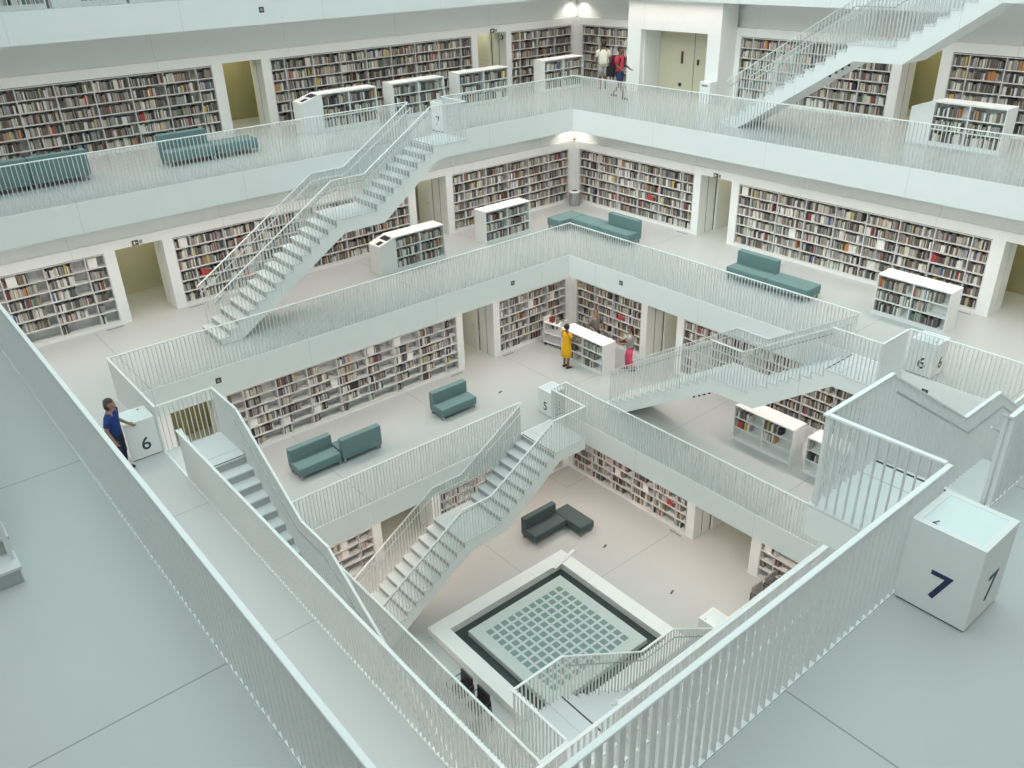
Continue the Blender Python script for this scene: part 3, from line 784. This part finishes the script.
def person(label, loc, rz, height, skin, hair_c, hair, arms, legs, wear, lean=0.0, head_turn=0.0):
    """faces +y; arms/legs: joints for right (+x) then left side"""
    s = height/1.75
    t = thing('person', label, 'person', loc, rz); t.scale = (1.1, 1.1, 1)
    sk = SKIN[skin]
    V = lambda x, y, z: Vector((x, y, z))
    pel, chest, neck, head = V(0, 0, .96), V(0, lean*.6, 1.32), V(0, lean, 1.50), V(0, lean+.02, 1.64)
    P = [pel, V(0, lean*.3, 1.13), chest, V(0, lean*.9, 1.44), neck, V(0, lean+.012, 1.57)]
    rad = [(.145, .10), (.125, .09), (.145, .10), (.09, .07), (.052, .052), (.055, .06)]
    E = [(0, 1), (1, 2), (2, 3), (3, 4), (4, 5)]
    sh = []
    hands = []
    for i, sd in enumerate((1, -1)):
        b = len(P); el, wr = V(*arms[i][0]), V(*arms[i][1]); S = V(sd*.175, lean*.8, 1.415); sh.append((S, el, wr))
        P += [S, el, wr, wr + (wr-el).normalized()*.05]; rad += [.055, .042, .028, (.036, .022)]
        E += [(3, b), (b, b+1), (b+1, b+2), (b+2, b+3)]; hands.append((wr, (wr-el).normalized(), sd))
    hips = []
    for i, sd in enumerate((1, -1)):
        b = len(P); kn, an = V(*legs[i][0]), V(*legs[i][1]); Hp = V(sd*.085, 0, .90); hips.append((Hp, kn, an))
        d = V(0, 1, 0); toe = an + V(sd*.02, .15, -.05)
        P += [Hp, kn, an, toe]; rad += [.085, .056, .036, (.034, .028)]
        E += [(0, b), (b, b+1), (b+1, b+2), (b+2, b+3)]
    body = skin_mesh('body', [p*s for p in P], E, [tuple(q*s for q in r) if isinstance(r, tuple) else r*s for r in rad], sk, 0)
    # head, face and fingers joined into the same mesh
    m = MB(); hp = V(0, 0, 0)
    m.ball((0, 0, 0), (.075, .095, .115), 16, 12); m.ball((0, .03, -.055), (.055, .062, .06), 12, 8)
    m.add([(-.014, .09, -.025), (.014, .09, -.025), (0, .09, .02), (0, .118, -.022)], [(0, 1, 3), (1, 2, 3), (2, 0, 3), (0, 2, 1)])
    m.tube([(-.025, .089, -.062), (0, .094, -.062), (.025, .089, -.062)], .006, 6)
    for sd in (1, -1): m.ball((sd*.076, 0, 0), (.012, .022, .032), 8, 6)
    m.xf(Matrix.Translation(head*s) @ Matrix.Rotation(head_turn, 4, 'Z') @ Matrix.Scale(s, 4))
    for wr, d, sd in hands:
        side_ = d.cross(V(0, 1, 0)); side_ = side_.normalized() if side_.length > .1 else V(1, 0, 0); nrm = side_.cross(d).normalized()
        q0 = wr + d*.085
        m.tube([(wr+d*.01)*s, (wr+d*.05)*s, q0*s], [(.024*s, .016*s), (.036*s, .017*s), (.034*s, .014*s)], 10)
        for fi, (o_, l) in enumerate(((-.027, .065), (-.009, .075), (.009, .07), (.026, .055))):
            a = q0 + side_*o_ - d*.01; b = a + d*l*.55 + nrm*.006; c = b + d*l*.4 + nrm*.022
            m.tube([a*s, b*s, c*s], [.0085*s, .008*s, .006*s], 6)
        a = wr + d*.025 + side_*(-.03); b = a - side_*.022 + d*.03; c = b + d*.03 + nrm*.012
        m.tube([a*s, b*s, c*s], [.011*s, .0095*s, .007*s], 6)
    hm = m.mesh('tmp', sk, smooth=True)
    bm = bmesh.new(); bm.from_mesh(body); bm.from_mesh(hm); bm.to_mesh(body); bm.free(); bpy.data.meshes.remove(hm)
    body.polygons.foreach_set('use_smooth', [True]*len(body.polygons)); link('body', body, t)
    HT = Matrix.Translation(head*s) @ Matrix.Rotation(head_turn, 4, 'Z') @ Matrix.Scale(s, 4)
    e = MB()
    for sd in (1, -1): e.ball((sd*.03, .086, .0), (.013, .008, .007), 8, 6); e.ball((sd*.03, .092, .0), (.006, .004, .006), 6, 4, 1)
    e.xf(HT).obj('eyes', [EYEW, M_['black']], t)
    # hair
    hmb = MB(); hmat = new_mat('hair', hair_c, .6, noise=.15, nscale=40)
    hmb.ball((0, -.014, .022), (.086, .100, .112), 16, 12)
    keep = MB()
    for f in hmb.f:
        c = sum((Vector(hmb.v[i]) for i in f), Vector())/len(f)
        if c.z > .045 + max(0, c.y)*.25 or c.y < -.005: keep.add([hmb.v[i] for i in f], [tuple(range(len(f)))])
    if hair == 'long':
        keep.tube([(0, -.05, .06), (0, -.085, -.05), (0, -.095, -.16), (0, -.09, -.25), (0, -.085, -.30)], [(.075, .05), (.082, .045), (.08, .04), (.065, .035), (.03, .02)], 14)
    elif hair == 'bob':
        keep.tube([(0, -.03, .08), (0, -.04, 0), (0, -.045, -.07), (0, -.045, -.115)], [(.08, .07), (.092, .075), (.092, .068), (.075, .05)], 14)
    elif hair == 'bun':
        keep.ball((0, -.10, .05), (.042, .042, .042), 10, 8)
    keep.xf(HT).obj('hair', hmat, t, smooth=True)
    # clothes
    def loft(rows, name, mat):
        mm = MB(); mm.tube([V(x, y, z)*s for x, y, z, _, _ in rows], [(rx*s, ry*s) for *_, rx, ry in rows], 18); return mm
    for w in wear:
        kind, mat = w[0], w[1]
        if kind == 'shirt':
            mm = loft([(0, lean*.2, w[2] if len(w) > 2 else .93, .165, .12), (0, lean*.3, 1.1, .155, .115), (0, lean*.6, 1.3, .17, .12), (0, lean*.75, 1.40, .165, .105), (0, lean*.9, 1.475, .085, .075)], 'shirt', mat)
            for S, el, wr in sh:
                e2 = S + (el-S)*.72; c0 = S*.8 + V(0, lean*.2*.8, 1.40*.2)
                mm.tube([c0*s, S*s, e2*s], [.072*s, .072*s, .06*s], 12)
            mm.obj('shirt', mat, t, smooth=True)
        elif kind in ('trousers', 'shorts'):
            mm = loft([(0, 0, 1.0, .155, .112), (0, 0, .93, .165, .122), (0, 0, .86, .165, .12), (0, 0, .80, .12, .09)], kind, mat)
            for Hp, kn, an in hips:
                if kind == 'trousers': pts = [Hp, Hp*.5+kn*.5, kn, kn*.5+an*.5, an+V(0, 0, .03)]; rr = [.1, .092, .075, .068, .062]
                else: pts = [Hp, Hp*.5+kn*.5, kn*.95+Hp*.05 if len(w) < 3 else kn*w[2]+Hp*(1-w[2])]; rr = [.102, .1, .095]
                mm.tube([q*s for q in pts], [r*s for r in rr], 12)
            mm.obj(kind, mat, t, smooth=True)
        elif kind == 'dress':
            mm = loft([(0, 0, .48, .205, .16), (0, 0, .70, .195, .155), (0, 0, .93, .18, .135), (0, lean*.3, 1.1, .15, .115), (0, lean*.6, 1.3, .165, .12), (0, lean*.75, 1.40, .16, .105), (0, lean*.9, 1.475, .08, .07)], 'dress', mat)
            for S, el, wr in sh:
                mm.tube([(S*.8 + V(0, 0, 1.4*.2))*s, S*s, (S+(el-S)*.5)*s], [.07*s, .07*s, .062*s], 12)
            mm.obj('dress', mat, t, smooth=True)
        elif kind == 'shoes':
            for Hp, kn, an in hips:
                mm = MB(); a = an; mm.tube([(a+V(0, -.05, -.03))*s, (a+V(0, .02, -.035))*s, (a+V(0, .12, -.05))*s, (a+V(0, .18, -.055))*s], [(.035*s, .035*s), (.042*s, .042*s), (.042*s, .028*s), (.025*s, .018*s)], 10)
                mm.obj('shoe', mat, t, smooth=True)
    return t, s
STAND = [((.095, .015, .50), (.10, -.02, .085)), ((-.095, .015, .50), (-.10, -.02, .085))]
STEP = [((.09, .14, .52), (.09, .22, .085)), ((-.09, -.02, .50), (-.09, -.30, .12))]
DOWN = [((.235, -.02, 1.14), (.25, .06, .90)), ((-.235, -.02, 1.14), (-.25, .06, .90))]
yel = cloth('yellow_dress_cloth', (.80, .43, .02)); black_sh = cloth('dark_leather', (.03, .025, .025))
person('person in a knee-length yellow dress standing at the low bookcase', (7.06, 7.16, z5), radians(-95), 1.66, 'dark', (.02, .015, .012), 'bun',
       [((.23, .06, 1.14), (.20, .26, 1.05)), ((-.22, .02, 1.14), (-.20, .22, 1.02))], STAND, [('dress', yel), ('shoes', black_sh)])
person('person in grey top and pink trousers beside the level five doorway', (8.50, 5.50, z5), radians(40), 1.68, 'tan', (.03, .022, .02), 'long',
       [((.22, .08, 1.16), (.10, .27, 1.16)), ((-.22, .08, 1.16), (-.12, .27, 1.12))], [((.09, .10, .51), (.09, .08, .085)), ((-.09, -.0, .50), (-.09, -.14, .10))],
       [('trousers', cloth('pink_trouser_cloth', (.66, .09, .17))), ('shirt', cloth('grey_shirt_cloth', (.33, .33, .32)), .90), ('shoes', black_sh)])
person('person in grey clothes half hidden behind the low level five bookcase', (8.6, 7.3, z5), radians(165), 1.70, 'tan', (.16, .10, .06), 'short',
       [((.23, .05, 1.14), (.15, .25, 1.05)), ((-.23, .05, 1.14), (-.15, .25, 1.05))], STAND,
       [('trousers', cloth('dark_trouser_cloth', (.06, .06, .07))), ('shirt', cloth('taupe_shirt_cloth', (.20, .19, .18)), .92), ('shoes', black_sh)])
person('person in a blue T-shirt leaning a hand on the number six kiosk', (-8.18, 4.08, z6), radians(-125), 1.66, 'tan', (.05, .032, .028), 'bob',
       [((.24, -.04, 1.14), (.25, .06, .90)), ((-.27, -.02, 1.13), (-.33, .15, .955))], STAND,
       [('trousers', cloth('navy_trouser_cloth', (.02, .028, .05))), ('shirt', cloth('blue_shirt_cloth', (.022, .05, .19)), .92), ('shoes', black_sh)], lean=.03)
person('person in white T-shirt and grey shorts facing the far corner', (13.35, 11.85, z7), radians(-40), 1.72, 'dark', (.015, .012, .012), 'short',
       DOWN, STAND, [('shorts', cloth('grey_shorts_cloth', (.33, .32, .29))), ('shirt', cloth('white_shirt_cloth', (.80, .76, .66)), .86), ('shoes', black_sh)])
tt, ss = person('person in red T-shirt and dark shorts walking with a backpack', (12.25, 9.95, z7), radians(-170), 1.76, 'dark', (.015, .012, .012), 'short',
       [((.23, .05, 1.14), (.22, .24, 1.02)), ((-.23, .05, 1.14), (-.22, .24, 1.02))], STEP,
       [('shorts', cloth('navy_shorts_cloth', (.03, .045, .10)), .8), ('shirt', cloth('red_shirt_cloth', (.58, .06, .09)), .9), ('shoes', black_sh)])
bp_ = thing('backpack', 'dark backpack worn by the person in red', 'backpack', Vector((12.25, 9.95, z7)) + rot((0, -.19, .98), radians(-170)), radians(-170))
MB().box((-.15, -.10, 0), (.15, .07, .48)).obj('main_bag', cloth('maroon_bag_cloth', (.10, .015, .03)), bp_, bevel=.05, seg=3, smooth=True)
MB().box((-.11, -.15, .05), (.11, -.09, .26)).obj('front_pocket', cloth('black_bag_cloth', (.02, .02, .022)), bp_, bevel=.02, smooth=True)
for s_ in (1, -1): MB().tube([(s_*.1, .06, .46), (s_*.12, .2, .50), (s_*.13, .31, .38), (s_*.14, .27, .2), (s_*.12, .07, .08)], .018, 8).obj('strap', bpy.data.materials['black_bag_cloth'], bp_)
hb = thing('handbag', 'black shoulder bag hanging beside the person in red', 'bag', Vector((12.25, 9.95, z7)) + rot((.27, -.2, .78), radians(-170)), radians(-170))
MB().box((-.06, -.16, 0), (.06, .16, .34)).obj('bag_body', bpy.data.materials['black_bag_cloth'], hb, bevel=.02, smooth=True)
MB().tube([(0, -.1, .33), (-.03, -.05, .55), (-.05, .05, .62), (-.03, .1, .50), (0, .1, .33)], .01, 6).obj('strap', bpy.data.materials['black_bag_cloth'], hb)

# ------------------------------------------------------------------ display cards and red volumes on the shelves
for p, th, kind, desc, row, bay, dz in CARDS:
    if kind == 'card':
        h = dz*.82
        o = MB().prism([(-.12, 0), (.12, 0), (.12, h), (-.12, h)], 0, .006).prism([(-.12, 0), (.12, 0), (.12, .01), (-.12, .01)], .006, .07).obj('display_card', M_['card'])
        o.location = p; o.rotation_euler = (0, 0, th)
        tag(o, 'white display card, %s bay, %s shelf down, %s' % (ordw(bay), ordw(row), desc), 'card', 'display cards on the shelves')
    else:
        for i, (dx, c) in enumerate(((-.1, 8), (.02, 8), (.12, 7))):
            m = MB().box((-.05, 0, 0), (.05, .18, .20 - i*.02)).box((-.045, .005, .20-i*.02), (.045, .175, .203-i*.02), 1)
            o = m.obj('book', [BM[c], M_['page']]); o.location = p + rot((dx, .0, .0), th); o.rotation_euler = (0, 0, th)
            tag(o, '%s thick red volume, %s bay, %s shelf down, %s' % (('left', 'middle', 'right')[i], ordw(bay), ordw(row), desc), 'book', 'thick red volumes')

# ------------------------------------------------------------------ books: the 300 largest in view one by one, the rest as one mass
F = 841.707
yaw, pit, rol = radians(50.841), radians(28.022), radians(-1.757)
fw = Vector((cos(yaw)*cos(pit), sin(yaw)*cos(pit), -sin(pit)))
rt = Vector((sin(yaw), -cos(yaw), 0)); up = rt.cross(fw)
rt2 = rt*cos(rol) + up*sin(rol); up2 = -rt*sin(rol) + up*cos(rol)
def project(p):
    v = p - CAM; d = v.dot(fw)
    return (512 + F*v.dot(rt2)/d, 384 - F*v.dot(up2)/d) if d > .1 else (-9, -9)
# the near left level seven railing reads as solid from here
rb = MB().box((-VOID[7]-.03, -9.8, zf(7)), (-VOID[7]-.01, 9.8, zf(7)+RH)); block(rb)
BVH = BVHTree.FromPolygons(BLOCK_V, BLOCK_F)
def visible(p):
    d = p - CAM; L = d.length; d.normalize()
    h = BVH.ray_cast(CAM, d, L - .02)
    return h[0] is None
scored = []
for i, b in enumerate(BOOKS):
    p, th, t, dp, h, c, desc, n, row, bay = b
    q = [project(p + rot((sx*t/2, 0, sz*h), th)) for sx, sz in ((-1, 0), (1, 0), (1, 1), (-1, 1))]
    mx = sum(a[0] for a in q)/4; my = sum(a[1] for a in q)/4
    if not (2 < mx < 1022 and 2 < my < 766): continue
    nrm = rot((0, -1, 0), th)
    if (CAM - p).dot(nrm) < 0: continue
    area = abs(sum(q[j][0]*q[(j+1) % 4][1] - q[(j+1) % 4][0]*q[j][1] for j in range(4)))/2
    scored.append((area, i))
scored.sort(reverse=True)
single = []
for a, i in scored:
    p, th, t, dp, h = BOOKS[i][:5]
    f = rot((0, -.06, 0), th)
    if visible(p + f + Vector((0, 0, h*.5))) and visible(p + f + Vector((0, 0, h*.9))):
        single.append(i)
        if len(single) == 300: break
def unit_book():
    m = MB()
    m.box((-.5, 0, 0), (.5, .06, 1))                      # spine
    m.box((-.5, .06, 0), (-.38, 1, 1)); m.box((.38, .06, 0), (.5, 1, 1))   # boards
    m.box((-.38, .06, .02), (.38, .96, .975), 1)           # pages
    return m
book_me = [unit_book().mesh('book', [BM[c], M_['page']]) for c in range(len(BOOKC))]
S_ = set(single)
for i in single:
    p, th, t, dp, h, c, desc, n, row, bay = BOOKS[i]
    o = link('book', book_me[c], None, p, th); o.scale = (t, dp, h)
    tag(o, '%s book %s from left, %s bay, %s shelf down, %s' % (BOOKC[c][0], ordw(n), ordw(bay), ordw(row), desc), 'book', 'books in the bookcases')
mass = MB()
for i, b in enumerate(BOOKS):
    if i in S_: continue
    p, th, t, dp, h, c = b[:6]
    vs = [p + rot((x*t/2, y*dp, z*h), th) for x, y, z in ((-1,0,0),(1,0,0),(1,1,0),(-1,1,0),(-1,0,1),(1,0,1),(1,1,1),(-1,1,1))]
    mass.add(vs, [(4,5,6,7),(0,1,5,4),(1,2,6,5),(2,3,7,6),(3,0,4,7)], c)
o = mass.obj('books', BM)
tag(o, 'all the smaller book spines filling the white bookcases on every level', 'books', None, 'stuff')
print('books', len(BOOKS), 'single', len(single))

# ------------------------------------------------------------------ light
def area(name, loc, sx, sy, energy, color, rx=0.0, rz=0.0, spread=pi):
    l = bpy.data.lights.new(name, 'AREA'); l.shape = 'RECTANGLE'; l.size = sx; l.size_y = sy; l.energy = energy; l.color = color; l.spread = spread
    o = bpy.data.objects.new(name, l); COL.objects.link(o); o.location = loc; o.rotation_euler = (rx, 0, rz); return o
SKY = 2300
area('skylight', (0, 0, zf(9)+1.2), 28, 28, SKY, (.82, .995, .985), spread=radians(150))
sl = bpy.data.lights.new('daylight_beam', 'SUN'); sl.energy = 1.15; sl.angle = radians(38); sl.color = (.90, 1, .99)
so = bpy.data.objects.new('daylight_beam', sl); COL.objects.link(so); so.rotation_euler = Vector((1, .25, -.62)).to_track_quat('-Z', 'Y').to_euler()
STRIP = {4: 100, 5: 135, 6: 180, 7: 165, 8: 80}
for k in (4, 5, 6, 7, 8):
    for side, th in TH.items():
        W = WALL[k]
        p = rot((0, W-1.35, zf(k)+H-T-.03), th)
        area('gallery_light', p, 2*W-3, .35, STRIP[k]*(.3 if k == 7 and side.startswith('near') else 1), (1.0, .84, .73) if k == 4 else (1.0, .89, .82), 0, th, radians(135))
for k in (5, 6, 7):
    W = WALL[k]; l = bpy.data.lights.new('corner_spot', 'SPOT'); l.energy = 34; l.color = (1, .93, .82); l.spot_size = radians(115); l.spot_blend = .5; l.shadow_soft_size = .06
    o = bpy.data.objects.new('corner_spot', l); COL.objects.link(o); o.location = (W-.28, W-.28, zf(k)+H-T-.12); o.rotation_euler = (0, 0, 0)
w = bpy.data.worlds.new('daylight'); SC.world = w; w.use_nodes = True
bg = w.node_tree.nodes['Background']; bg.inputs['Color'].default_value = (.80, 1, .97, 1); bg.inputs['Strength'].default_value = .15

# ------------------------------------------------------------------ camera
cd = bpy.data.cameras.new('camera'); cam = bpy.data.objects.new('camera', cd); COL.objects.link(cam)
cd.sensor_fit = 'HORIZONTAL'; cd.sensor_width = 36; cd.lens = F*36/1024; cd.clip_end = 200; cd.clip_start = .05
m3 = Matrix((rt2, up2, -fw)).transposed()
cam.matrix_world = Matrix.Translation(CAM) @ m3.to_4x4()
SC.camera = cam
vs = SC.view_settings; vs.view_transform = 'Standard'; vs.look = 'None'; vs.gamma = 1; vs.use_curve_mapping = False; vs.exposure = 0.2
